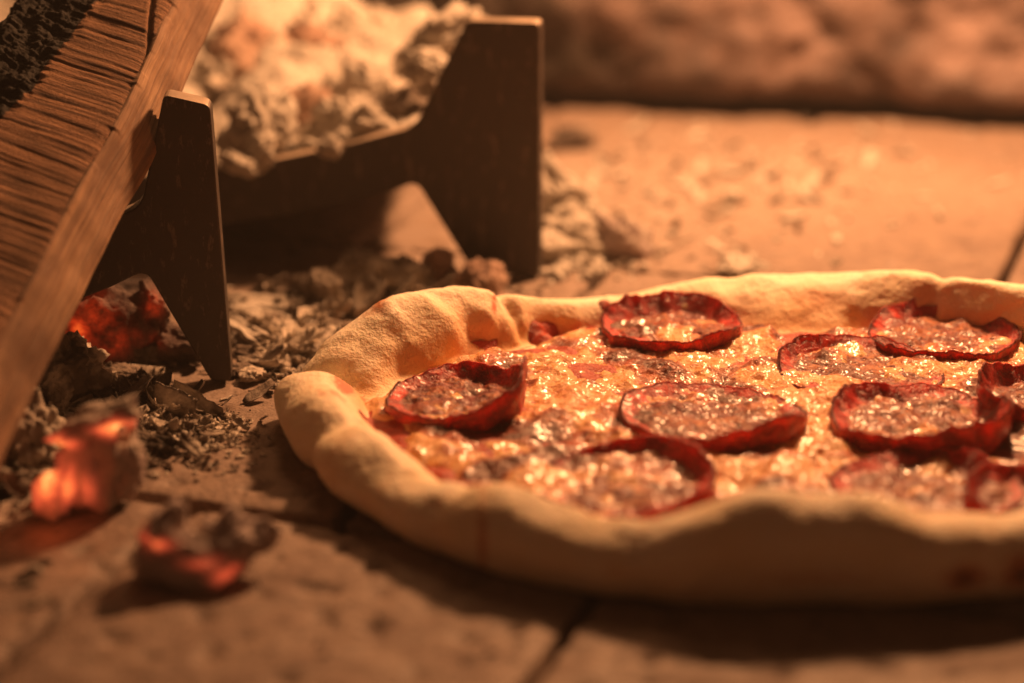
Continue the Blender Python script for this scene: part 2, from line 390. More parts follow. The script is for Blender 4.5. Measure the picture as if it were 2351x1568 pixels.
wall("oven_wall", (-.60, 1.218), (.62, 1.025), .34, MAT_WALL, "mottled reddish stone oven wall behind the tiles, sooty black on its left")
# ------------------------------------------------------------------ log grate: two firedogs joined by a tray
def plate(name, outline, thick, origin, xdir, mat, parent):
    """a thick plate cut to an outline (x along xdir, z up), bevelled"""
    import bmesh
    bm = bmesh.new(); vs = [bm.verts.new((x, 0, z)) for x, z in outline]
    f = bm.faces.new(vs); r = bmesh.ops.extrude_face_region(bm, geom=[f])
    ex = [e for e in r['geom'] if isinstance(e, bmesh.types.BMVert)]
    bmesh.ops.translate(bm, verts=ex, vec=(0, thick, 0)); bmesh.ops.recalc_face_normals(bm, faces=bm.faces)
    es = [e for e in bm.edges if len(e.link_faces) == 2 and e.calc_face_angle(0) > .6 and abs(e.verts[0].co.y - e.verts[1].co.y) < 1e-6]
    bmesh.ops.bevel(bm, geom=es, offset=.0006, segments=2, affect='EDGES', profile=.6)
    me = bpy.data.meshes.new(name); bm.to_mesh(me); bm.free(); me.materials.append(mat)
    for p in me.polygons: p.use_smooth = False
    o = bpy.data.objects.new(name, me); C.objects.link(o); o.parent = parent
    o.location = tuple(origin); o.rotation_euler = (0, 0, xdir); return o
def rounded(pts, rad):
    out = []; n = len(pts)
    for i in range(n):
        p = np.array(pts[i][:2], float); a = np.array(pts[i - 1][:2], float) - p; b = np.array(pts[(i + 1) % n][:2], float) - p
        r = pts[i][2] if len(pts[i]) > 2 else rad
        r = min(r, np.linalg.norm(a) * .45, np.linalg.norm(b) * .45)
        a = p + a / np.linalg.norm(a) * r; b = p + b / np.linalg.norm(b) * r
        for s in np.linspace(0, 1, 6): out.append(tuple((1 - s) ** 2 * a + 2 * s * (1 - s) * p + s * s * b))
    return out
def firedog_outline(half, top_w=.026, foot_w=.0245, h=.0950, lean=0.0, htl=0.0, flare=.0165, cs=1.0, dz=0.0):
    # symmetric H: right leg ends at x=0, left leg at x=-2*half
    def leg(sign, x0):
        return None
    L = 2 * half
    bt = lambda x: .031 + .042 * ((x + half) / half) ** 2 * cs + dz
    bb = lambda x: .0095 + .041 * ((x + half) / half) ** 2 * cs + dz
    ng = top_w + flare; xg = -ng - .006
    pts = [(lean, h, .0022), (0, .0012, .0022), (-foot_w, .0012, .002), (-ng + .0005, bb(xg) + .0035, .004)]
    for x in np.linspace(xg - .004, -L - xg + .004, 22): pts.append((x, bb(x), .001))
    pts += [(-L + ng, bb(xg) + .001, .006), (-L + foot_w, .0012, .002), (-L, .0012, .0022), (-L - lean, h, .0022), (-L + top_w, h, .0022), (-L + ng, bt(xg), .006)]
    for x in np.linspace(-L - xg + .004, xg - .004, 22): pts.append((x, bt(x), .001))
    pts += [(-ng, bt(xg) + .0015, .006), (-top_w, h + htl, .0022)]
    return rounded(pts, .002)
foot_far = gp(1238, 641); foot_near = gp(533, 884)
grate = empty("log_grate", (foot_far[0], foot_far[1], 0))
tag(grate, "blackened steel log grate holding the ash heap behind the pizza", "log grate")
o = plate("side_plate", firedog_outline(.19, h=.0940, top_w=.0262, flare=.0195, lean=-.0002), .008, (0, 0, 0), math.radians(-9), MAT_STEEL, grate)
o['label'] = "far side plate with wide leg standing behind the pizza crust"
off = foot_near - foot_far
o = plate("side_plate", firedog_outline(.15, top_w=.0175, foot_w=.0065, lean=-.0035, h=.0905, htl=.0035, flare=.0085), .0095, (off[0], off[1], 0), math.radians(3), MAT_STEEL, grate)
o['label'] = "near side plate with narrow leg standing beside the firewood"
# tray under the ash
import bmesh
tv, tf, tb = [], [], 0
for k in range(9):
    y = .0105 + k * .020; xs = np.linspace(-.335, -.062, 40); zz = .0065 + .041 * ((xs + .19) / .19) ** 2
    ring = [(y, 0), (y + .016, 0), (y + .016, .004), (y, .004)]
    V = np.array([(x, a, z + b + .004) for x, z in zip(xs, zz) for a, b in ring]); n = len(xs)
    F = [[i * 4 + q, i * 4 + (q + 1) % 4, (i + 1) * 4 + (q + 1) % 4, (i + 1) * 4 + q] for i in range(n - 1) for q in range(4)] + [[0, 1, 2, 3], [n * 4 - 4 + q for q in range(4)]]
    tv.append(V); tf += [[a + tb for a in f_] for f_ in F]; tb += len(V)
tr = mesh_obj("tray", np.vstack(tv), tf, MAT_STEEL, grate, smooth=False); tr.rotation_euler = (0, 0, math.radians(-9))

# ------------------------------------------------------------------ ash heap on the grate
def join_parts(parts):
    Vs, Fs, b = [], [], 0
    for V, F in parts: Vs.append(V); Fs.append(F + b); b += len(V)
    return np.vstack(Vs), np.vstack(Fs)
SL = math.tan(math.radians(-9))
def heap_z(x, y):
    y0 = foot_far[1] + .008 + (x - foot_far[0]) * SL     # line of the far plate
    q = np.clip(y - y0, -.02, .25)
    ed = .031 + .042 * ((np.clip(x, -.2, -.03) - foot_far[0] + .19) / .19) ** 2
    z = ed - .003 + np.clip(q / .16, 0, 1) * (.064 - ed) + .004 * sm(0, .02, q)
    z += .024 * np.exp(-(((x + .115) / .040) ** 2 + ((q - .16) / .06) ** 2))
    z -= .006 * sm(.10, .17, q) * sm(-.08, -.05, x)
    z -= .022 * sm(-.030, -.012, x)
    return z - .0035
def ash_heap():
    nx, ny = 330, 190; xs = np.linspace(-.36, .002, nx); ys = np.linspace(0, 1, ny); g1, g2 = np.meshgrid(xs, ys, indexing='ij')
    x = g1.ravel(); y = foot_far[1] + .0085 + (x - foot_far[0]) * SL + g2.ravel() * .20
    P = np.stack([x, y, np.zeros_like(x)], 1)
    wv = 1 - worley(P * 75, 4); w2 = 1 - worley(P * 190, 9)
    z = heap_z(x, y) + (.014 * fbm(P * 20, 3, 21) + .0024 * (wv - .4) * (1 + 2 * noise(P * 30, 2)) + .0012 * w2 + .0022 * fbm(P * 95, 4, 6, ridged=True) + .0012 * fbm(P * 420, 3, 5)) * sm(-.1, .25, g2.ravel())
    z -= .03 * sm(.90, 1, g2.ravel()); z -= (z - .038) * sm(-.036, -.026, x)
    gf = grid_faces(nx, ny); gf = gf[x[gf].mean(1) < -.0245 + .004 * noise(P[gf[:, 0]] * 60, 8)]
    parts = [(np.stack([x, y, z], 1), gf)]
    o = mesh_obj("ash_heap", parts[0][0], parts[0][1], MAT_ASH)
    Vs, Fs = [], []
    rs = np.random.RandomState(5)
    for k in range(420):
        xx = rs.uniform(-.27, -.028); yy = foot_far[1] + .012 + (xx - foot_far[0]) * SL + rs.uniform(0, 1) ** 1.6 * .18; s = rs.uniform(.0008, .0026) * (1 + rs.rand())
        V, F = lump((s, s * rs.uniform(.6, 1), s * rs.uniform(.5, .9)), 2, k, .35, 1.5, .15, 4, r=tuple(rs.uniform(0, 6, 3)))
        F3 = np.c_[F, F[:, 2]]
        Vs.append(V + [xx, yy, float(heap_z(np.array(xx), np.array(yy))) + .002 + s * .3]); Fs.append(F)
    V, F = join_parts(list(zip(Vs, Fs)))
    # add crumbs into the heap mesh as triangles
    me = o.data; Vh = parts[0][0]; Fh = parts[0][1]
    tri = np.vstack([Fh[:, [0, 1, 2]], Fh[:, [0, 2, 3]], F + len(Vh)])
    bpy.data.objects.remove(o); bpy.data.meshes.remove(me)
    o = mesh_obj("ash_heap", np.vstack([Vh, V]), tri, MAT_ASH)
    tag(o, "pale powdery ash heaped on the steel grate", "ash", kind="stuff")
ash_heap()

def chunk(name, pos, size, label, cat, mat, seed, r=(0, 0, 0), sub=5, amp=.28, fine=.07, angular=.0, popcorn=0.0, group=None, freq=1.6, cap=None):
    V, F = lump(size, sub, seed, amp, freq, fine, 7, angular, r)
    if popcorn:
        N = V / np.maximum(np.linalg.norm(V, axis=1)[:, None], 1e-6); s = max(size)
        V = V + N * (popcorn * s * ((1 - worley(V / s * 3.2 + seed, seed)) + .5 * (1 - worley(V / s * 7.5 + seed, seed + 3)) - .7))[:, None]
    o = mesh_obj(name, V, F, mat); o.location = tuple(map(float, pos))
    if cap is not None:
        n_ = np.zeros(len(V) * 3, np.float32); o.data.vertices.foreach_get("normal", n_); n_ = n_.reshape(-1, 3)
        at = o.data.attributes.new("ash", 'FLOAT', 'POINT'); at.data.foreach_set("value", np.clip(n_ @ np.array(cap) * 1.5 - .1, 0, 1.2).astype(np.float32))
    return tag(o, label, cat, group)
G1 = "coals and ash lumps on the grate"
heap = [  # px, py, depth, size, kind, seed, rot, label
 (592, 308, .893, (.0135, .011, .0150), 'pop', 1, (.2, .3, .2), "large crumbly pale ash lump on the grate beside the near leg"),
 (692, 262, .915, (.0105, .008, .0115), 'red', 2, (.2, .1, .6), "bare reddish brown coal standing behind the crumbly ash lump"),
 (600, 352, .878, (.0042, .0040, .0070), 'pop', 3, (0, .3, 0), "small upright ash knob hanging over the grate edge"),
 (548, 378, .873, (.0072, .0030, .0032), 'pop', 4, (0, .5, .0), "thin slanting ash sliver spilled over the grate edge by the near leg"),
 (757, 340, .876, (.0046, .0042, .0040), 'pop', 5, (0, 0, 0), "round pale ash ball on the middle of the grate edge"),
 (520, 218, .945, (.0085, .008, .0055), 'gry', 6, (0, 0, 0), "grey ash clod between the log and the crumbly lump"),
 (640, 200, .950, (.0170, .010, .0055), 'gry', 7, (0, .12, .1), "long flat grey brown coal behind the crumbly ash lump"),
 (575, 130, .985, (.0180, .014, .0125), 'pnk', 8, (.3, .5, .2), "big rounded pinkish coal in the heap next to the log"),
 (735, 112, .99, (.0140, .010, .0090), 'red', 9, (.2, .6, .2), "half buried reddish coal in the middle of the heap"),
 (640, 30, 1.03, (.0260, .016, .0170), 'pop', 10, (.0, .3, .2), "highest pale ash mound of the heap beside the log"),
 (805, 60, 1.02, (.0070, .007, .0095), 'pop', 11, (.0, .0, .2), "pale ash peak on the skyline of the heap"),
 (812, 205, .950, (.0105, .008, .0085), 'gry', 12, (.0, .4, .2), "dull grey lump in the middle right of the heap"),
 (868, 192, .940, (.0130, .007, .0068), 'pop', 13, (.0, .5, .2), "long white ash nugget slanting towards the wide leg"),
 (1010, 96, .915, (.0175, .008, .0085), 'pop', 14, (.0, -.62, .0), "pointed pale ash horn rising against the wide leg"),
 (985, 150, .902, (.0085, .007, .0055), 'pop', 15, (.0, .3, .0), "white ash nugget close to the slanted edge of the wide leg"),
 (845, 285, .885, (.0090, .006, .0060), 'pop', 16, (.0, .1, .0), "curled ash lump near the right end of the grate edge"),
 (915, 235, .893, (.0080, .006, .0058), 'gry', 17, (.0, -.3, .0), "tan ash lump below the white nugget by the wide leg"),
 (770, 270, .90, (.0078, .006, .0072), 'pop', 18, (.0, .1, .0), "hollow pale ash lump right of the bare reddish coal"),
]
for px, py, dep, size, kd, sd, r, lab in heap:
    m = {'pop': MAT_ASH, 'gry': MAT_ASHG, 'red': MAT_COALR, 'pnk': MAT_COALR}[kd]
    P = dp(px, py, dep)
    chunk("ash_lump" if kd in ('pop', 'gry') else "coal", P, size, lab, 'ash lump' if kd in ('pop', 'gry') else 'coal', m, sd, r,
          amp=.25, fine=.10 if kd == 'pop' else .05, angular=.0 if kd == 'pop' else .7, popcorn=.13 if kd == 'pop' else .05, group=G1)

# ------------------------------------------------------------------ firewood log
def log():
    def dl(y):
        return 1 / (1.25 + .00028 * y)
    B0 = dp(507, 0, dl(0)); B1 = dp(35, 1000, dl(1000)); d = (B1 - B0); L1 = np.linalg.norm(d); d /= L1
    start = B0 - d * .07; L = L1 + .118
    wv = np.array([-.93, .27, .26]); wv /= np.linalg.norm(wv)
    s = np.array([.0082, .0066, -.0160])
    nt = 620
    ts = np.linspace(0, L, nt)
    # cross-section offsets from the bottom right edge: side face, top face, left flank, underside
    R = -s; F = R + wv * .0465; F2 = F + np.array([-.012, .0, -.022]); Bk = np.array([-.028, .004, -.020])
    segs = [(np.zeros(3), R, 36, 0), (R, F, 150, 1), (F, F2, 50, 2), (F2, Bk, 24, 3), (Bk, np.zeros(3), 24, 3)]
    offs, fid, lw = [], [], []
    for a, b, n, f in segs:
        for q in np.arange(n) / n:
            offs.append(a + (b - a) * q); fid.append(f); lw.append(q * np.linalg.norm(b - a))
    offs = np.array(offs); fid = np.array(fid); lw = np.array(lw); ns = len(offs)
    nv = []
    cen = offs.mean(0)
    nrm_face = {0: np.cross(d, s), 1: np.cross(wv, d), 2: np.array([-.8, -.1, .45]), 3: np.array([-.2, -.1, -1])}
    for k, v in nrm_face.items():
        v = v / np.linalg.norm(v); 
        mid = offs[fid == k].mean(0) - cen
        nrm_face[k] = v if v @ mid > 0 else -v
    NF = np.array([nrm_face[f] for f in fid])
    # blend normals across corners
    ker = np.ones(7) / 7; NB = np.stack([np.convolve(np.r_[NF[-3:, i], NF[:, i], NF[:3, i]], ker, 'valid') for i in range(3)], 1)
    T, J = np.meshgrid(np.arange(nt), np.arange(ns), indexing='ij'); T = T.ravel(); J = J.ravel()
    tl = ts[T]; P = start + d * tl[:, None] + offs[J]
    f1 = (fid[J] == 1); f0 = (fid[J] == 0); f2 = (fid[J] == 2)
    lc = np.stack([tl, lw[J] + fid[J] * .3, fid[J] * 1.0], 1)
    Q = np.stack([tl, lw[J], fid[J] * 2.0], 1)
    disp = .0016 * fbm(Q * 25, 3, 3)
    # fibres torn across the top face; grain along the side face
    q1 = Q * np.array([560, 14, 1]); disp += f1 * (.0005 * fbm(q1, 3, 7) + .00045 * noise(Q * np.array([210, 6, 1]), 8))
    q0 = Q * np.array([16, 520, 1]); disp += f0 * (.0005 * fbm(q0, 3, 9) + .0009 * noise(Q * np.array([9, 150, 1]), 12))
    # crack down the top face
    cx = .0150 + .0012 * noise(np.stack([tl * 40, tl * 0, tl * 0], 1), 5) - (tl - .065) * .26
    disp -= f1 * .0026 * np.exp(-((lw[J] - cx) / .0007) ** 2) * sm(.135, .12, tl)
    # stepped splinters on the ridge
    edge = np.exp(-np.abs(np.where(f1, lw[J], np.where(f0, np.linalg.norm(s) - lw[J], 1))) / .0016)
    step = np.floor(tl * 75 + 1.2 * noise(np.stack([tl * 60, tl * 0, tl * 0], 1), 33))
    sv = noise(np.stack([step * 1.37, step * 0, step * 0], 1), 44)
    disp -= edge * (.0009 + .0020 * sv)
    P = P + NB[J] * disp[:, None]
    side = np.where(f1, .0014 * sv * np.exp(-lw[J] / .004), 0); P = P - wv * side[:, None]
    # char on the left: across the far edge of the top face and down the flank
    lim = .0185 + .13 * (tl - .07) + .004 * noise(np.stack([tl * 60, tl * 0, tl * 0], 1), 6)
    char = np.where(f1, sm(-.004, .004, lw[J] - lim), np.where(fid[J] >= 2, 1, 0))
    cr = fbm(Q * np.array([420, 150, 1]), 5, 55, gain=.65); cq = fbm(Q * np.array([60, 120, 1]), 3, 57)
    P = P + NB[J] * (char * (.0013 * cr + .0022 * cq - .0006))[:, None]
    # waviness of the bottom edge
    wob = .0020 * np.exp(-((tl - .13) / .05) ** 2) + .0012 * noise(np.stack([tl * 22, tl * 0, tl * 0], 1), 71); P[:, 0] += wob
    base = P.mean(0); 
    root = empty("firewood_log", (float(start[0]), float(start[1]), 0)); tag(root, "split firewood log leaning over the grate, charred along its left edge", "log")
    org = np.array([start[0], start[1], 0])
    fcs = np.stack([(T * ns + J), ((T + 1) * ns + J), ((T + 1) * ns + (J + 1) % ns), (T * ns + (J + 1) % ns)], 1)[T < nt - 1]
    cap0 = list(range(ns))
    Jf = J[T < nt - 1]; sidem = fid[Jf] == 0
    o1 = None
    me_all = mesh_obj("split_face", P - org, fcs, MAT_WOOD, root, {"lc": lc, "char": char})
    me_all.data.materials.append(MAT_WOODS)
    me_all.data.polygons.foreach_set("material_index", sidem.astype(np.int32))
    # end cap
    for nm, ti in (("end_grain", 0), ("end_grain", nt - 1)):
        ring = P[ti * ns:(ti + 1) * ns] - org; c0 = ring.mean(0)
        V = np.vstack([ring, c0]); Fc = np.array([[i, (i + 1) % ns, ns] for i in range(ns)])
        mesh_obj(nm, V, Fc, MAT_WOOD, root, {"lc": V, "char": np.ones(len(V)) * .3})
log()

# ------------------------------------------------------------------ glowing coals
def glow_attr(Vw, blobs):
    g = np.zeros(len(Vw))
    for p, r, a in blobs: g = np.maximum(g, a * np.exp(-(((Vw - p) / r) ** 2).sum(1)))
    return g
def ember(name, loc, lumps, blobs, mat, label, ashdir=(.5, .2, .85), ashbias=.0, cat="ember"):
    Vs, Fs = [], []
    for off, size, sd, r, ang in lumps:
        V, F = lump(size, 5, sd, .22, 1.5, .06, 7, ang, r); Vs.append(V + np.array(off)); Fs.append(F)
    V, F = join_parts(list(zip(Vs, Fs)))
    V[:, 2] = np.maximum(V[:, 2], .0003 + .0004 * noise(V * 300, 3))
    W = V + np.array(loc)
    me = mesh_obj(name, V, F, mat)
    n = np.zeros(len(V) * 3, np.float32); me.data.vertices.foreach_get("normal", n); n = n.reshape(-1, 3)
    ad = np.array(ashdir) / np.linalg.norm(ashdir)
    ash = np.clip((n @ ad) * 1.3 - .25 + ashbias, 0, 1)
    g = glow_attr(W, blobs)
    for k, a in (("ash", ash), ("glow", g)):
        t_ = me.data.attributes.new(k, 'FLOAT', 'POINT'); t_.data.foreach_set("value", a.astype(np.float32))
    me.location = tuple(map(float, loc)); return tag(me, label, cat)
# upright coal at the front left
pA = gp(195, 1185)
dA = 0.658
f = lambda px, py, dd=0.0: dp(px, py, dA + dd)
ember("ember", pA,
      [((.001, .004, .0135), (.0085, .0085, .0150), 31, (0, .22, 0), .75),
       ((.0035, .006, .0255), (.0120, .0075, .0042), 32, (0, -.42, .1), .6),
       ((-.0085, -.001, .0065), (.0058, .0065, .0075), 33, (0, .15, 0), .4),
       ((.0095, .006, .0110), (.0050, .0075, .0125), 36, (0, .05, 0), .8)],
      [(f(100, 1105, -.010), (.0042, .012, .0065), 1.15), (f(70, 1150, -.010), (.004, .012, .004), .8), (f(150, 1130, -.008), (.0022, .010, .0065), .95),
       (f(190, 1150, -.008), (.003, .010, .006), .6), (f(135, 1025, -.004), (.005, .012, .0022), .72), (f(265, 980, -.004), (.0052, .012, .0020), .95),
       (f(150, 1060, -.008), (.007, .012, .008), .13)],
      MAT_EMB2, "upright glowing coal with a grey ash cap, beside the foot of the log", ashdir=(.2, .1, .95), ashbias=.05)
# foreground coal
pB = gp(455, 1330); dB = .615
f = lambda px, py, dd=0.0: dp(px, py, dB + dd)
ember("ember", pB,
      [((-.0088, .003, .0115), (.0066, .0075, .0078), 34, (0, .15, .2), .85),
       ((.0080, .004, .0088), (.0100, .0090, .0080), 35, (0, .15, .1), .75),
       ((-.0005, -.001, .0066), (.0135, .0080, .0070), 39, (0, .22, -.1), .8)],
      [(f(345, 1258, -.004), (.0048, .012, .0014), .62), (f(300, 1240, -.004), (.0025, .012, .0014), .5),
       (f(515, 1335, -.006), (.0032, .012, .0018), .55), (f(460, 1305, -.006), (.0050, .012, .0015), .30)],
      MAT_EMB2, "blurred grey and pink glowing coal lying alone in the foreground", ashdir=(.5, .6, .6), ashbias=-.2)
# big red coal under the grate
pC = gp(285, 842); dC = .775
f = lambda px, py, dd=0.0: dp(px, py, dC + dd)
ember("ember", pC,
      [((-.0045, .004, .0125), (.0165, .0115, .0130), 41, (0, .1, 0), .7),
       ((.0085, .005, .0180), (.0065, .0060, .0075), 42, (0, -.25, 0), .85),
       ((.0150, .006, .0060), (.0090, .0070, .0070), 43, (0, .3, 0), .6)],
      [(f(172, 775, -.006), (.0040, .012, .0060), .70), (f(215, 730, -.006), (.0080, .012, .0080), .26), (f(345, 705, -.006), (.0034, .012, .0058), .55),
       (f(250, 800, -.006), (.0120, .012, .0050), .30), (f(330, 800, -.006), (.008, .012, .004), .25), (f(390, 785, -.006), (.0008, .01, .0008), 1.2)],
      MAT_EMBER, "large cracked red coal glowing under the grate next to the log")
point_lamp("ember_light", (pA[0] - .008, pA[1] - .016, .008), (1.0, .16, .04), .0025, .006)

# ash-grey dead coals and lumps on the floor
G2 = "ash covered coals on the oven floor"
def floor_pt(px, py, lift): p = gp(px, py); return (p[0], p[1], lift)
floor_coals = [
 (155, 925, (.0150, .0110, .0110), .0085, MAT_ASHG, 51, .0, "wrinkled brown ash lump tucked under the log beside the upright coal", .20),
 (60, 1060, (.0130, .010, .0120), .0085, MAT_ASHG, 52, .0, "dull ash clod at the left frame edge under the log", .22),
 (265, 880, (.0110, .008, .0035), .0025, MAT_COAL, 53, .6, "flat black cinder in front of the red coal", .1),
 (330, 835, (.0090, .006, .0050), .0035, MAT_COAL, 54, .6, "black cinder lying between the red coal and the near leg", .1),
 (545, 858, (.0050, .004, .0020), .0015, MAT_COAL, 55, .4, "tiny cinder at the foot of the near leg", .1),
 (578, 872, (.0050, .004, .0022), .0018, MAT_ASHG, 56, .3, "small dark grey cinder just right of the near leg", .15),
 (840, 665, (.0125, .0090, .0080), .0060, MAT_ASHG, 57, .3, "shaded ash coated coal left of the coal row under the grate bar", .2),
 (925, 672, (.0095, .0075, .0065), .0050, MAT_ASHG, 58, .4, "shaded round coal in the middle of the row behind the crust", .15),
 (1008, 662, (.0070, .0060, .0080), .0058, MAT_COALR, 59, .5, "small upright brown coal beside the smooth rounded one", .1),
 (1100, 680, (.0120, .0080, .0090), .0045, MAT_COALR, 60, .2, "smooth rounded brown coal at the foot of the wide leg", .05),
 (745, 700, (.0110, .0080, .0070), .0055, MAT_ASHG, 61, .4, "shaded lumpy coal at the left end of the row under the bar", .2),
 (1428, 590, (.0098, .0085, .0085), .0068, MAT_EMB2, 62, .9, "square ash topped coal block alone on the floor behind the pizza", .05),
 (1312, 338, (.0110, .0080, .0050), .0035, MAT_COAL, 63, .5, "dark blurred cinder at the far end of the floor right of the grate", .1),
 (1690, 622, (.0105, .0070, .0030), .0022, MAT_ASH, 65, .5, "bright white chip standing behind the back crust", .15),
 (1680, 466, (.0038, .0034, .0030), .0022, MAT_ASH, 64, .4, "small pale crumb casting a dark shadow on the open floor", .1),
]
for px, py, size, lift, m, sd, ang, lab, pop in floor_coals:
    chunk("charcoal_chunk", floor_pt(px, py, lift), size, lab, "charcoal", m, sd, (0, 0, sd * .7), amp=.22, fine=.08, angular=ang, popcorn=pop, group=G2, cap=(.45, .45, .77) if m is MAT_EMB2 else None)
# ash mound right of the wide leg
def mound():
    parts = []
    rs = np.random.RandomState(9)
    c = gp(1285, 570)
    for k in range(70):
        a = rs.uniform(0, 6.28); q = rs.rand() ** .6; x = math.cos(a) * q * .026 - .002 + .001 * (1 - q); y = math.sin(a) * q * .030 + .01
        h = .027 * (1 - q) ** 1.1; s = rs.uniform(.0025, .0055)
        V, F = lump((s, s, s * .9), 3, k, .3, 1.5, .12, 5); parts.append((V + [c[0] + x, c[1] + y, max(h, s * .4)], F))
    for k in range(60):
        p = gp(rs.uniform(1245, 1400), rs.uniform(520, 640)); s = rs.uniform(.0012, .0035)
        V, F = lump((s, s, s * .7), 2, k, .3, 1.5, .12, 5); parts.append((V + [p[0], p[1], s * .4], F))
    for px, py, dz, sz, r_ in ((1270, 560, .012, (.0085, .010, .0190), (0, -.30, 0)), (1310, 585, .006, (.0110, .010, .0085), (0, 0, 0)), (1345, 592, .0035, (.0085, .008, .0050), (0, 0, .4)), (1262, 600, .004, (.010, .009, .006), (0, 0, .8))):
        V, F = lump(np.array(sz) * 1.12, 5, int(px), .18, 1.5, .05, 7, .2, r_); p = gp(px, py); parts.append((V + [p[0], p[1] + .004, dz], F))
    V, F = join_parts(parts)
    o = mesh_obj("ash_pile", V, F, MAT_ASH); tag(o, "bright little ash pile right of the wide leg", "ash", kind="stuff")
mound()

# flakes: thin curled sheets
def flake(L, Wd, th, curl, seed, nx=26, ny=14, twist=0.0):
    rs = np.random.RandomState(seed)
    u, v = np.meshgrid(np.linspace(-1, 1, nx), np.linspace(-1, 1, ny), indexing='ij'); u, v = u.ravel(), v.ravel()
    P = np.stack([u, v, np.full_like(u, seed)], 1)
    wid = (1 - .55 * np.abs(u) ** 2.2) * (1 + .45 * noise(np.stack([u * 2.4, np.sign(v), u * 0 + seed], 1), seed))
    x = u * L * (1 + .12 * noise(np.stack([v * 3, np.sign(u), u * 0 + seed], 1), seed + 3)); y = v * Wd * wid
    z = curl * Wd * (v ** 2) + curl * .5 * L * .4 * u ** 2 + Wd * .22 * fbm(P * 2.2, 3, seed)
    z += twist * u * v * Wd
    top = np.stack([x, y, z + th], 1); bot = np.stack([x, y, z], 1); n = len(top); fc = grid_faces(nx, ny)
    idx = np.arange(n).reshape(nx, ny); loop = np.r_[idx[:, 0], idx[-1, 1:], idx[-2::-1, -1], idx[0, -2:0:-1]]
    k = np.arange(len(loop)); k2 = (k + 1) % len(loop)
    sk = np.stack([loop[k], loop[k] + n, loop[k2] + n, loop[k2]], 1)
    return np.vstack([top, bot]), np.vstack([fc, fc[:, ::-1] + n, sk])
G3 = "curled flakes of ash and bark on the floor"
flakes = [ # px,py, L, W, curl, r(x,y,z), mat, seed, label
 (350, 935, .0085, .0040, .7, (.7, .1, -1.2), MAT_ASHG, 1, "fan shaped pale flake standing on end before the near leg"),
 (395, 955, .0080, .0050, .9, (.2, .2, -.5), MAT_ASHG, 2, "curled tan flake with a torn rim in front of the near leg"),
 (300, 945, .0095, .0022, .4, (.3, -.5, .7), MAT_ASHG, 3, "narrow stick of ash rising towards the red coal"),
 (455, 945, .0100, .0026, .8, (.5, .3, -.6), MAT_ASHG, 4, "arched splinter nearest the foot of the narrow leg"),
 (410, 1005, .0050, .0028, .6, (.9, .2, .5), MAT_COAL, 5, "small black curl below the arched splinter"),
 (235, 900, .0110, .0045, .6, (.4, .1, .3), MAT_ASHG, 6, "dull brown flake lying against the red coal"),
 (345, 1045, .0070, .0040, .6, (.2, .3, .2), MAT_COAL, 7, "dark crumbly flake behind the upright coal cap"),
 (640, 712, .0190, .0040, .3, (.2, .03, -.05), MAT_ASH, 8, "long pale ash stick furthest back right of the near leg"),
 (630, 758, .0165, .0042, .3, (.1, .16, -.30), MAT_ASH, 9, "thick pale ash stick lying across the middle right of the near leg"),
 (575, 800, .0125, .0030, .3, (.1, .30, -.65), MAT_ASH, 10, "slanting white splinter beside the near leg"),
 (615, 842, .0100, .0030, .4, (.1, .05, .15), MAT_ASHG, 11, "layered flat flake low beside the near leg"),
 (700, 790, .0085, .0050, .6, (.2, .1, .6), MAT_ASHG, 12, "broad curled flake near the back of the left crust"),
 (720, 745, .0100, .0045, .6, (.2, .2, 1.1), MAT_ASHG, 13, "upright curled flake behind the left crust"),
 (595, 828, .0080, .0035, .5, (.1, .1, .1), MAT_ASHG, 14, "small split flake between the two low flakes"),
 (655, 790, .0075, .0035, .5, (.3, .1, -.4), MAT_ASHG, 16, "grey flake in the gap between sticks and crust"),
 (495, 1005, .0050, .0014, .3, (.1, .1, .25), MAT_ASHG, 17, "lone thin ash splinter on the bare tile left of the pizza"),
]
for px, py, L, Wd, cu, r, m, sd, lab in flakes:
    V, F = flake(L, Wd, .0006 if L < .012 else .0016, cu, sd); V = V @ rot(*r).T; V[:, 2] -= V[:, 2].min()
    o = mesh_obj("ash_flake", V, F, m); p = gp(px, py); o.location = (p[0], p[1], .0004); tag(o, lab, "ash flake", G3)

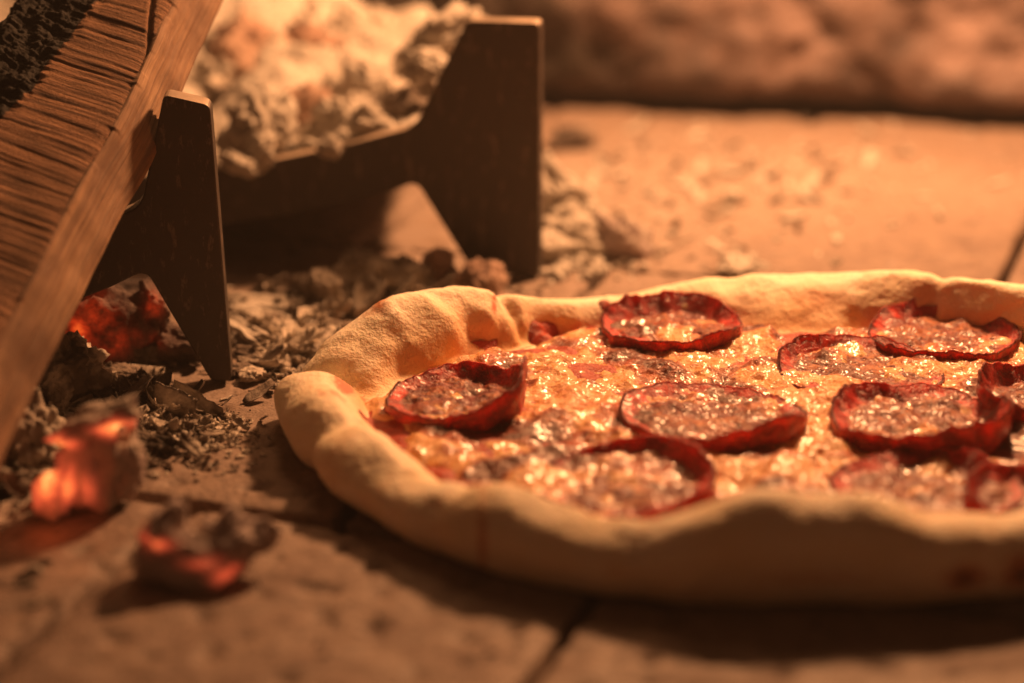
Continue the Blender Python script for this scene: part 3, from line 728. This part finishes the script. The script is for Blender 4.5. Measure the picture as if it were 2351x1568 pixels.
# fine debris: uncountable crumbs and scraps
def debris():
    rs = np.random.RandomState(21)
    for name, m, label, spec in (
        ("ash_crumbs", MAT_ASHG, "grey brown ash crumbs strewn over the floor under and around the grate",
         [((300, 1000, 150, 55), 420, .0006, .0030), ((420, 985, 120, 40), 420, .0004, .0018), ((660, 790, 110, 70), 420, .0008, .0036), ((160, 900, 140, 90), 380, .001, .0045),
          ((850, 690, 240, 40), 340, .001, .0045), ((500, 1010, 90, 60), 260, .0002, .0010), ((60, 1090, 80, 60), 200, .001, .004), ((330, 1060, 40, 30), 80, .0006, .002), ((70, 1330, 50, 60), 14, .0008, .002)]),
        ("white_crumbs", MAT_ASH, "fine white ash crumbs scattered over the open floor",
         [((1700, 390, 420, 110), 170, .0008, .0030), ((1500, 560, 300, 90), 110, .0006, .0024), ((1300, 600, 120, 50), 80, .0005, .002), ((640, 800, 90, 50), 160, .0005, .0022),
          ((430, 1020, 90, 40), 90, .0003, .0012), ((2000, 420, 300, 90), 40, .0004, .0014), ((1000, 690, 200, 30), 60, .0005, .002), ((380, 1020, 30, 14), 50, .0004, .0018)]),
        ("black_crumbs", MAT_COAL, "black charcoal crumbs sprinkled on the tiles left of the pizza",
         [((330, 1010, 60, 30), 160, .0004, .0020), ((300, 960, 110, 50), 160, .0006, .0026), ((450, 1060, 50, 22), 26, .0004, .0013), ((440, 1150, 280, 90), 60, .0002, .0007), ((250, 900, 150, 60), 120, .0008, .003),
          ((1000, 1420, 500, 120), 50, .0003, .0008), ((620, 850, 60, 40), 90, .0004, .0016), ((60, 1100, 80, 60), 100, .001, .003)])):
        parts = []
        for (cx, cy, sx, sy), n, s0, s1 in spec:
            for k in range(n):
                px, py = rs.normal(cx, sx * .55), rs.normal(cy, sy * .55)
                p = gp(px, py); s = s0 + (s1 - s0) * rs.rand() ** 2.2
                if (p[0] - .078) ** 2 + (p[1] - .663) ** 2 < .15 ** 2 and p[0] > -.06: continue
                if rs.rand() < .80 and s > .0006:
                    V, F = flake(s * 2.0, s * .8, s * .10, rs.uniform(.2, 1.), rs.randint(9999), 6, 4)
                    F = np.vstack([F[:, [0, 1, 2]], F[:, [0, 2, 3]]]); V = V @ rot(*rs.uniform(-.6, .6, 2), rs.uniform(0, 6)).T; V[:, 2] -= V[:, 2].min()
                else:
                    V, F = lump((s, s * rs.uniform(.5, .9), s * rs.uniform(.35, .8)), 1 if s < .0012 else 2, rs.randint(9999), .35, 1.5, .2, 4, .5, (0, 0, rs.uniform(0, 6))); V[:, 2] += s * .3
                parts.append((V + [p[0], p[1], 0], F))
        V, F = join_parts(parts)
        o = mesh_obj(name, V, F, m, smooth=False); tag(o, label, "ash" if 'ash' in name or 'white' in name else "charcoal", kind="stuff")
debris()

# ------------------------------------------------------------------ pizza
PC = np.array([.078, .663])
R_T = [(167, .155), (174, .149), (-177, .143), (-167, .138), (-157, .1345), (-149, .131), (-142, .129), (-133, .1255), (-127, .123), (-115, .123), (-101, .1165), (-90, .1145),
       (-80, .1145), (-66, .1195), (-40, .128), (0, .132), (45, .132), (90, .129), (120, .1285), (135, .133), (148, .141), (158, .150)]
H_T = [(45, .0245), (60, .0245), (70, .023), (80, .0215), (88, .0205), (95, .0185), (103, .0160), (109, .0142), (114, .0132), (119, .0142), (124, .0178), (130, .0215), (141, .0275), (150, .0275),
       (158, .0225), (163, .0165), (166, .0150), (172, .0195), (-178, .0205), (-172, .0185), (-165, .0200), (-147, .0175), (-141, .0190), (-133, .0205), (-126, .0190), (-120, .0180), (-115, .0195), (-107, .0245),
       (-100, .0275), (-90, .0275), (-83, .026), (-75, .0215), (-66, .020), (-45, .021), (0, .023), (25, .024)]
RI_T = [(175, .120), (167, .124), (158, .120), (150, .113), (139, .107), (130, .108), (120, .110), (108, .111), (94, .098), (83, .090), (72, .094), (64, .106), (48, .113), (0, .108), (-60, .102), (-90, .099), (-120, .103), (-150, .106), (-168, .112)]
def crust_z(r, th):
    h = pint(th, H_T); ro = pint(th, R_T); ri = pint(th, RI_T); rc = ro - .0130
    q = np.clip((r - ri) / (rc - ri), 0, 1)
    return .0075 + (h - .0075) * (1 - (1 - q) ** 1.7) * sm(-.05, .35, q) , h, ro, ri, rc
def polar(P):
    d = P - PC; return np.hypot(d[0], d[1]), math.degrees(math.atan2(d[1], d[0]))
def on_crust(px, py, z0=.02):
    z = z0
    for _ in range(25):
        p = gp(px, py, z); r, th = polar(p[:2]); z = .5 * z + .5 * float(crust_z(np.array([r]), np.array([th]))[0][0])
    return gp(px, py, z)
pizza = empty("pizza", (PC[0], PC[1], 0)); tag(pizza, "pepperoni pizza with a puffy pale crust baking on the oven tiles", "pizza")

def dough():
    nth = 1400; th = np.linspace(-180, 180, nth, endpoint=False)
    prof = []
    n1, n2, n3 = 26, 46, 60
    # three stretches: base disc, inner slope to crest, round outer side
    cols = []
    h = pint(th, H_T); ro = pint(th, R_T); ri = pint(th, RI_T); rc = ro - .0130
    X = np.stack([np.cos(np.radians(th)), np.sin(np.radians(th))], 1)
    for q in np.linspace(0, 1, n1, endpoint=False): cols.append((q * (ri - .002), np.full(nth, .0070), np.zeros(nth), 0))
    for q in np.linspace(0, 1, n2, endpoint=False):
        r = (ri - .002) + q * (rc - ri + .002); z = crust_z(r, th)[0]; cols.append((r, z, np.full(nth, q), 1))
    for q in np.linspace(0, 1, n3):
        a = math.pi / 2 - q * (math.pi * .5 + 1.05)      # crest, out, and tucked under
        zc = h * .52; rx = ro - rc; rz = h - zc
        if a < 0:
            z = zc + zc * math.sin(a) / math.sin(1.05); r = rc + rx * math.cos(a)
        else:
            z = zc + rz * math.sin(a); r = rc + rx * math.cos(a)
        cols.append((r, z, np.full(nth, 1 + q), 2))
    ncol = len(cols)
    R_ = np.stack([c[0] for c in cols], 1); Z_ = np.stack([c[1] for c in cols], 1); Q_ = np.stack([c[2] for c in cols], 1)
    Pn = np.stack([(X[:, :1] * R_).ravel(), (X[:, 1:] * R_).ravel(), Z_.ravel()], 1)
    # normals approx by finite differences of the smooth shape
    G = Pn.reshape(nth, ncol, 3); dt = np.roll(G, -1, 0) - np.roll(G, 1, 0); dr = np.gradient(G, axis=1); N = np.cross(dt, dr); N /= (np.linalg.norm(N, axis=2)[:, :, None] + 1e-12)
    N *= np.sign(N[:, 40:41, 2:3] + 1e-9); N = N.reshape(-1, 3)
    q = Q_.ravel(); k = sm(.02, .3, q)
    D = k * (.0030 * noise(Pn * 28, 3) + .0012 * noise(Pn * 60, 8) + .00028 * fbm(Pn * 150, 4, 5) + .0005 * sm(.25, .6, noise(Pn * 80, 66)) + .00010 * fbm(Pn * 700, 2, 15))
    # lumps on the inner slope of the tall back rim
    thq = np.degrees(np.arctan2(Pn[:, 1], Pn[:, 0]))
    D += .0030 * (1 - sm(.75, 1.05, q)) * k * (noise(Pn * 95 + 3.3, 7)) * (.35 + .65 * np.exp(-((thq - 143) / 14) ** 2))
    # creases where the rim folds
    thd = np.degrees(np.arctan2(Pn[:, 1], Pn[:, 0])); rr = np.hypot(Pn[:, 0], Pn[:, 1])
    for t0, wd, dp_, sl in ((165.5, 1.9, .0055, 0), (-170, 2.2, .0022, 0), (133.5, 1.2, .0018, 0), (58, 1.6, .0016, 0), (-141, 2.5, .0012, 0), (92, 2.5, .0015, 0), (-112, 4, .0012, 0)):
        D -= k * dp_ * np.exp(-((thd - t0 - sl * (rr - .12)) / wd) ** 2) * sm(.0, .5, q)
    Pn2 = Pn + N * D[:, None]
    Pn2[:, 2] = np.maximum(Pn2[:, 2], .0004)
    # marks baked into the dough, and a soft brown painted for rim shade
    W = Pn2 + np.array([PC[0], PC[1], 0]); brown = np.zeros(len(W)); gold = np.zeros(len(W))
    def spot(px, py, r, a, arr, z=None):
        p = on_crust(px, py) if z is None else gp(px, py, z)
        arr[:] = np.maximum(arr, a * np.exp(-(((W - p) / np.array(r)) ** 2).sum(1)))
    spot(875, 705, (.0035, .006, .003), .75, brown); spot(850, 715, (.004, .006, .003), .35, brown); spot(945, 765, (.004, .006, .004), .30, brown)
    spot(1072, 718, (.003, .004, .002), .5, brown); spot(900, 780, (.0040, .010, .0060), .42, brown)
    spot(1085, 765, (.006, .010, .003), .28, brown)
    spot(1880, 690, (.012, .014, .005), .42, brown); spot(2130, 670, (.010, .012, .004), .35, brown); spot(2010, 680, (.006, .010, .005), .22, brown)
    spot(1700, 690, (.010, .012, .004), .25, brown)  # shade on the back rim's inner face, painted in brown
    # char on the outer front side
    for px, py, r, a in ((1110, 1150, (.0017, .035, .0110), 1.0), (1870, 1215, (.012, .035, .0020), .3), (2190, 1268, (.0055, .05, .0035), 1.0), (2330, 1262, (.0065, .05, .0045), 1.1), (1405, 1250, (.003, .04, .0015), .3), (1870, 1330, (.02, .04, .003), .25)):
        spot(px, py, r, a, brown, .010)
    rb = np.random.RandomState(4)
    for _s in range(26):
        ta = rb.uniform(-180, 180); qq = rb.uniform(.75, 1.25); c = np.argmin(np.abs(thd - ta) * .05 + np.abs(q - qq)); rr_ = rb.uniform(.0006, .0016)
        brown = np.maximum(brown, rb.uniform(.15, .42) * np.exp(-(((W - W[c]) / rr_) ** 2).sum(1)))
    red = np.zeros(len(W))
    for px, py, r, a in ((790, 882, (.0050, .0080, .004), 1.3), (822, 905, (.0045, .006, .004), 1.1), (770, 905, (.006, .004, .004), .9), (1150, 735, (.0016, .011, .004), 1.2), (1168, 762, (.0028, .008, .004), 1.2),
            (1134, 705, (.0010, .006, .004), 1.2), (865, 955, (.0025, .008, .004), 1.), (1080, 770, (.004, .008, .003), .55), (1225, 750, (.006, .008, .004), .8)): spot(px, py, r, a, red)
    red = np.maximum(red, .9 * np.exp(-((q - .03) / .10) ** 2) * (q > 0) * sm(-.1, .25, noise(Pn * 70, 17)))
    brown = np.maximum(brown, .12 * sm(.25, .55, noise(Pn * 60, 77)) * k)
    lowg = np.exp(-((q - .25) / .28) ** 2); gold = np.clip(lowg * (.55 + .9 * noise(Pn * 38, 31)), 0, 1) * sm(.02, .2, q)
    gold = np.maximum(gold, .4 * (q > .02) * (q < .4))
    f = grid_faces(nth, ncol, True)
    mesh_obj("crust", Pn2, f, MAT_DOUGH, pizza, {"brown": brown, "gold": gold, "red": red})
dough()

def topping(name, mat, thick, edge_n, edge_off, seed, extra=None, rough=1.0, rmax=.014, nth=1500, nr=330):
    th = np.linspace(-180, 180, nth, endpoint=False); ri = pint(th, RI_T); h = pint(th, H_T); ro = pint(th, R_T)
    qs = np.linspace(0, 1, nr) ** .8
    R_ = qs[None, :] * np.minimum(ri + rmax, ro - .0145)[:, None]; T = np.repeat(th[:, None], nr, 1)
    x = (R_ * np.cos(np.radians(T))).ravel(); y = (R_ * np.sin(np.radians(T))).ravel(); r = R_.ravel(); t_ = T.ravel()
    base, h_, ro_, ri_, rc_ = crust_z(r, t_)
    P = np.stack([x, y, np.full_like(x, .3)], 1)
    edge = ri_ + edge_off + edge_n * fbm(P * 55, 3, seed)
    k = np.clip((edge - r) / .006, -8, 1)
    tk = np.where(k > 0, thick * (1 - (1 - k) ** 2), k * .0045)
    if extra is not None: tk = np.maximum(tk, extra(x, y))
    inside = np.clip(k, 0, 1)
    fbA = fbm(P * 42, 3, seed + 1); rid = fbm(P * 95, 4, seed + 2, ridged=True); fin = fbm(P * 330, 3, seed + 3)
    z = base + tk + inside * rough * (.0034 * fbA + .0019 * (rid - .45) + .0003 * fin)
    bl = 1 - worley(P * 58 + 1.7, seed + 5)                    # blisters
    z += inside * rough * .0022 * sm(.45, .95, bl)
    brown = np.clip(.24 + 2.1 * fbm(P * 40, 3, seed + 21) + .55 * sm(.5, .95, bl), 0, 1.2) * inside
    keep = None
    return mesh_obj(name, np.stack([x, y, z], 1), grid_faces(nth, nr, True), mat, pizza, {"brown": brown})
def sauce_extra(spots):
    pts = []
    for px, py, rx, ry, t_ in spots:
        p = on_crust(px, py); pts.append((p[0] - PC[0], p[1] - PC[1], rx, ry, t_))
    def f(x, y):
        P = np.stack([x, y, x * 0 + .7], 1); n = fbm(P * 170, 3, 90)
        out = np.full_like(x, -.003)
        for cx, cy, rx, ry, t_ in pts:
            d = ((x - cx) / rx) ** 2 + ((y - cy) / ry) ** 2
            out = np.maximum(out, t_ * np.clip(1 - d * (1 + .6 * n) + .5 * n, -2, 1) )
        return out
    return f
topping("sauce", MAT_SAUCE, .0016, .006, -.0015, 60, sauce_extra([(1250, 745, .004, .005, .0030), (1385, 728, .003, .006, .0030), (905, 985, .003, .005, .0016)]), rough=.4, rmax=.004)
topping("cheese", MAT_CHEESE, .0032, .007, -.0010, 80)

# salami slices, each its own cupped disc
def slice_mesh(Rp, heights, seed, n=220, m=64, mw=16):
    ph = np.linspace(0, 360, n, endpoint=False); hh = pint(ph, heights)
    c1, s1 = np.cos(np.radians(ph)), np.sin(np.radians(ph))
    ring = lambda f, k: noise(np.stack([c1 * f, s1 * f, ph * 0 + seed + k], 1), seed + k)
    hh = np.maximum(hh * (1 + .22 * ring(3.2, 1) + .10 * ring(9, 2)) + .0004 * ring(22, 5), .0026)
    rad = Rp * (1 + .13 * ring(1.3, 3) + .022 * ring(4, 4) + .004 * ring(14, 6))
    lift = .0026
    q = np.linspace(0, 1, m)[None, :] ** .85; rise = np.clip((q - .80) / .20, 0, 1)
    curl = np.clip((hh - lift) / Rp, 0, 1)[:, None]
    z = lift + (hh[:, None] - lift) * rise ** 1.3
    r = rad[:, None] * (q - .10 * curl * rise)
    P = np.stack([c1[:, None] * r, s1[:, None] * r, z], 2).reshape(-1, 3)
    Pq = P.copy(); Pq[:, 2] = seed; rise_f = np.broadcast_to(rise, (n, m)).reshape(-1)
    P[:, 2] += (1 - .8 * rise_f) * (.0022 * fbm(Pq * 55, 3, seed) + .0010 * fbm(Pq * 150, 3, seed + 3)) + .0004 * noise(Pq * 380, seed + 2)
    rim = P.reshape(n, m, 3)[:, -1]
    w = np.linspace(0, 1, mw)[None, :, None]
    foot = np.stack([c1 * rad * .88, s1 * rad * .88, np.full(n, -.004)], 1)
    out0 = rim + np.stack([c1, s1, c1 * 0], 1) * .0006
    Wl = out0[:, None] * (1 - w) + foot[:, None] * w
    bulge = (w[..., 0] * (1 - w[..., 0]) * 4)
    wn = noise(np.stack([np.repeat(ph / 20, mw), np.tile(np.linspace(0, 3, mw), n), np.full(n * mw, seed)], 1), seed + 8).reshape(n, mw)
    k = .0007 * bulge * (1 + 2.2 * wn)
    Wl[..., 0] += c1[:, None] * k; Wl[..., 1] += s1[:, None] * k
    F = grid_faces(n, m, True); tot = n * m; W2 = Wl.reshape(-1, 3); F2 = grid_faces(n, mw, True)[:, ::-1] + tot
    a = np.arange(n) * m + m - 1; b = np.arange(n) * mw + tot
    sk = np.stack([a, b, np.roll(b, -1), np.roll(a, -1)], 1)
    rr = np.r_[np.tile(q[0], n), np.tile(np.r_[1.0, .97, np.full(mw - 2, .86)], n)]
    return np.vstack([P, W2]), np.vstack([F, F2, sk]), rr
# (px, py at slice centre, radius, heights by direction: 0 = right, 90 = back, -90 = front)
slices = [
 (1055, 915, .0200, [(90, .0062), (140, .0040), (180, .0030), (-130, .0035), (-95, .0050), (-75, .0075), (-50, .0115), (-25, .0150), (-5, .0185), (14, .0110), (45, .0070)], 1, .0120),
 (1545, 752, .0215, [(90, .0085), (140, .0085), (180, .0040), (-135, .0045), (-90, .0048), (-45, .0062), (0, .0040), (45, .0075)], 2, .0105),
 (1968, 850, .0238, [(90, .0062), (130, .0085), (165, .0060), (180, .0045), (-90, .0020), (-45, .0020), (0, .0025), (45, .0045)], 3, .0105),
 (2160, 775, .0228, [(90, .0075), (130, .0060), (180, .0045), (-110, .0060), (-90, .0070), (-45, .0050), (0, .0060), (45, .0095)], 4, .0110),
 (1630, 960, .0255, [(90, .0045), (130, .0060), (180, .0035), (-135, .0045), (-100, .0050), (-60, .0095), (-30, .0095), (0, .0050), (45, .0045)], 5, .0110),
 (2110, 972, .0250, [(90, .0062), (140, .0085), (180, .0050), (-135, .0070), (-90, .0100), (-45, .0115), (-15, .0125), (0, .0105), (45, .0040)], 6, .0110),
 (1440, 1108, .0222, [(90, .0065), (55, .0080), (20, .0080), (0, .0060), (-45, .0055), (-90, .0030), (-135, .0050), (180, .0030), (140, .0045)], 7, .0105),
 (2130, 1125, .0235, [(90, .0055), (45, .0070), (0, .0040), (-45, .0035), (-90, .0035), (-135, .0050), (180, .0045), (130, .0050)], 8, .0105),
 (2430, 925, .0235, [(90, .0060), (140, .0095), (180, .0105), (-135, .0090), (-90, .0070), (0, .0050)], 9, .0110),
 (2385, 1165, .0200, [(90, .0060), (140, .0070), (180, .0095), (-135, .0085), (-90, .0060), (0, .0050)], 10, .0110),
]
for px, py, Rp, hs, sd, zb in slices:
    V, F, rr = slice_mesh(Rp * 1.06, [(a_, (h_ - .0045) * 1.0 + .0045) for a_, h_ in hs], sd * 7)
    p = gp(px, py, zb + .001)
    # settle on the cheese: keep each slice's own slight tilt
    V = V @ rot(.03 * math.sin(sd * 2.1), .03 * math.cos(sd * 1.3), 0).T
    o = mesh_obj("pepperoni", V + np.array([p[0] - PC[0], p[1] - PC[1], zb - .0018]), F, MAT_SALAMI, pizza, {"rr": rr})

# ------------------------------------------------------------------ smoke in the oven air
import bmesh
bm = bmesh.new(); bmesh.ops.create_cube(bm, size=1, matrix=Matrix.Translation((0, .65, -.25)) @ Matrix.Diagonal((2.6, 2.7, 1.7, 1)))
me = bpy.data.meshes.new("haze"); bm.to_mesh(me); bm.free()
hz = bpy.data.objects.new("haze", me); C.objects.link(hz); tag(hz, "faint warm smoke hanging in the oven air", "smoke", kind="stuff")
m = bpy.data.materials.new("smoke"); m.use_nodes = True; nt = m.node_tree; nt.nodes.remove(nt.nodes["Principled BSDF"])
pv = nt.nodes.new('ShaderNodeVolumePrincipled'); pv.inputs['Color'].default_value = (.85, .80, .78, 1); pv.inputs['Density'].default_value = .040; pv.inputs['Anisotropy'].default_value = .25
nt.links.new(pv.outputs[0], nt.nodes["Material Output"].inputs['Volume']); me.materials.append(m)
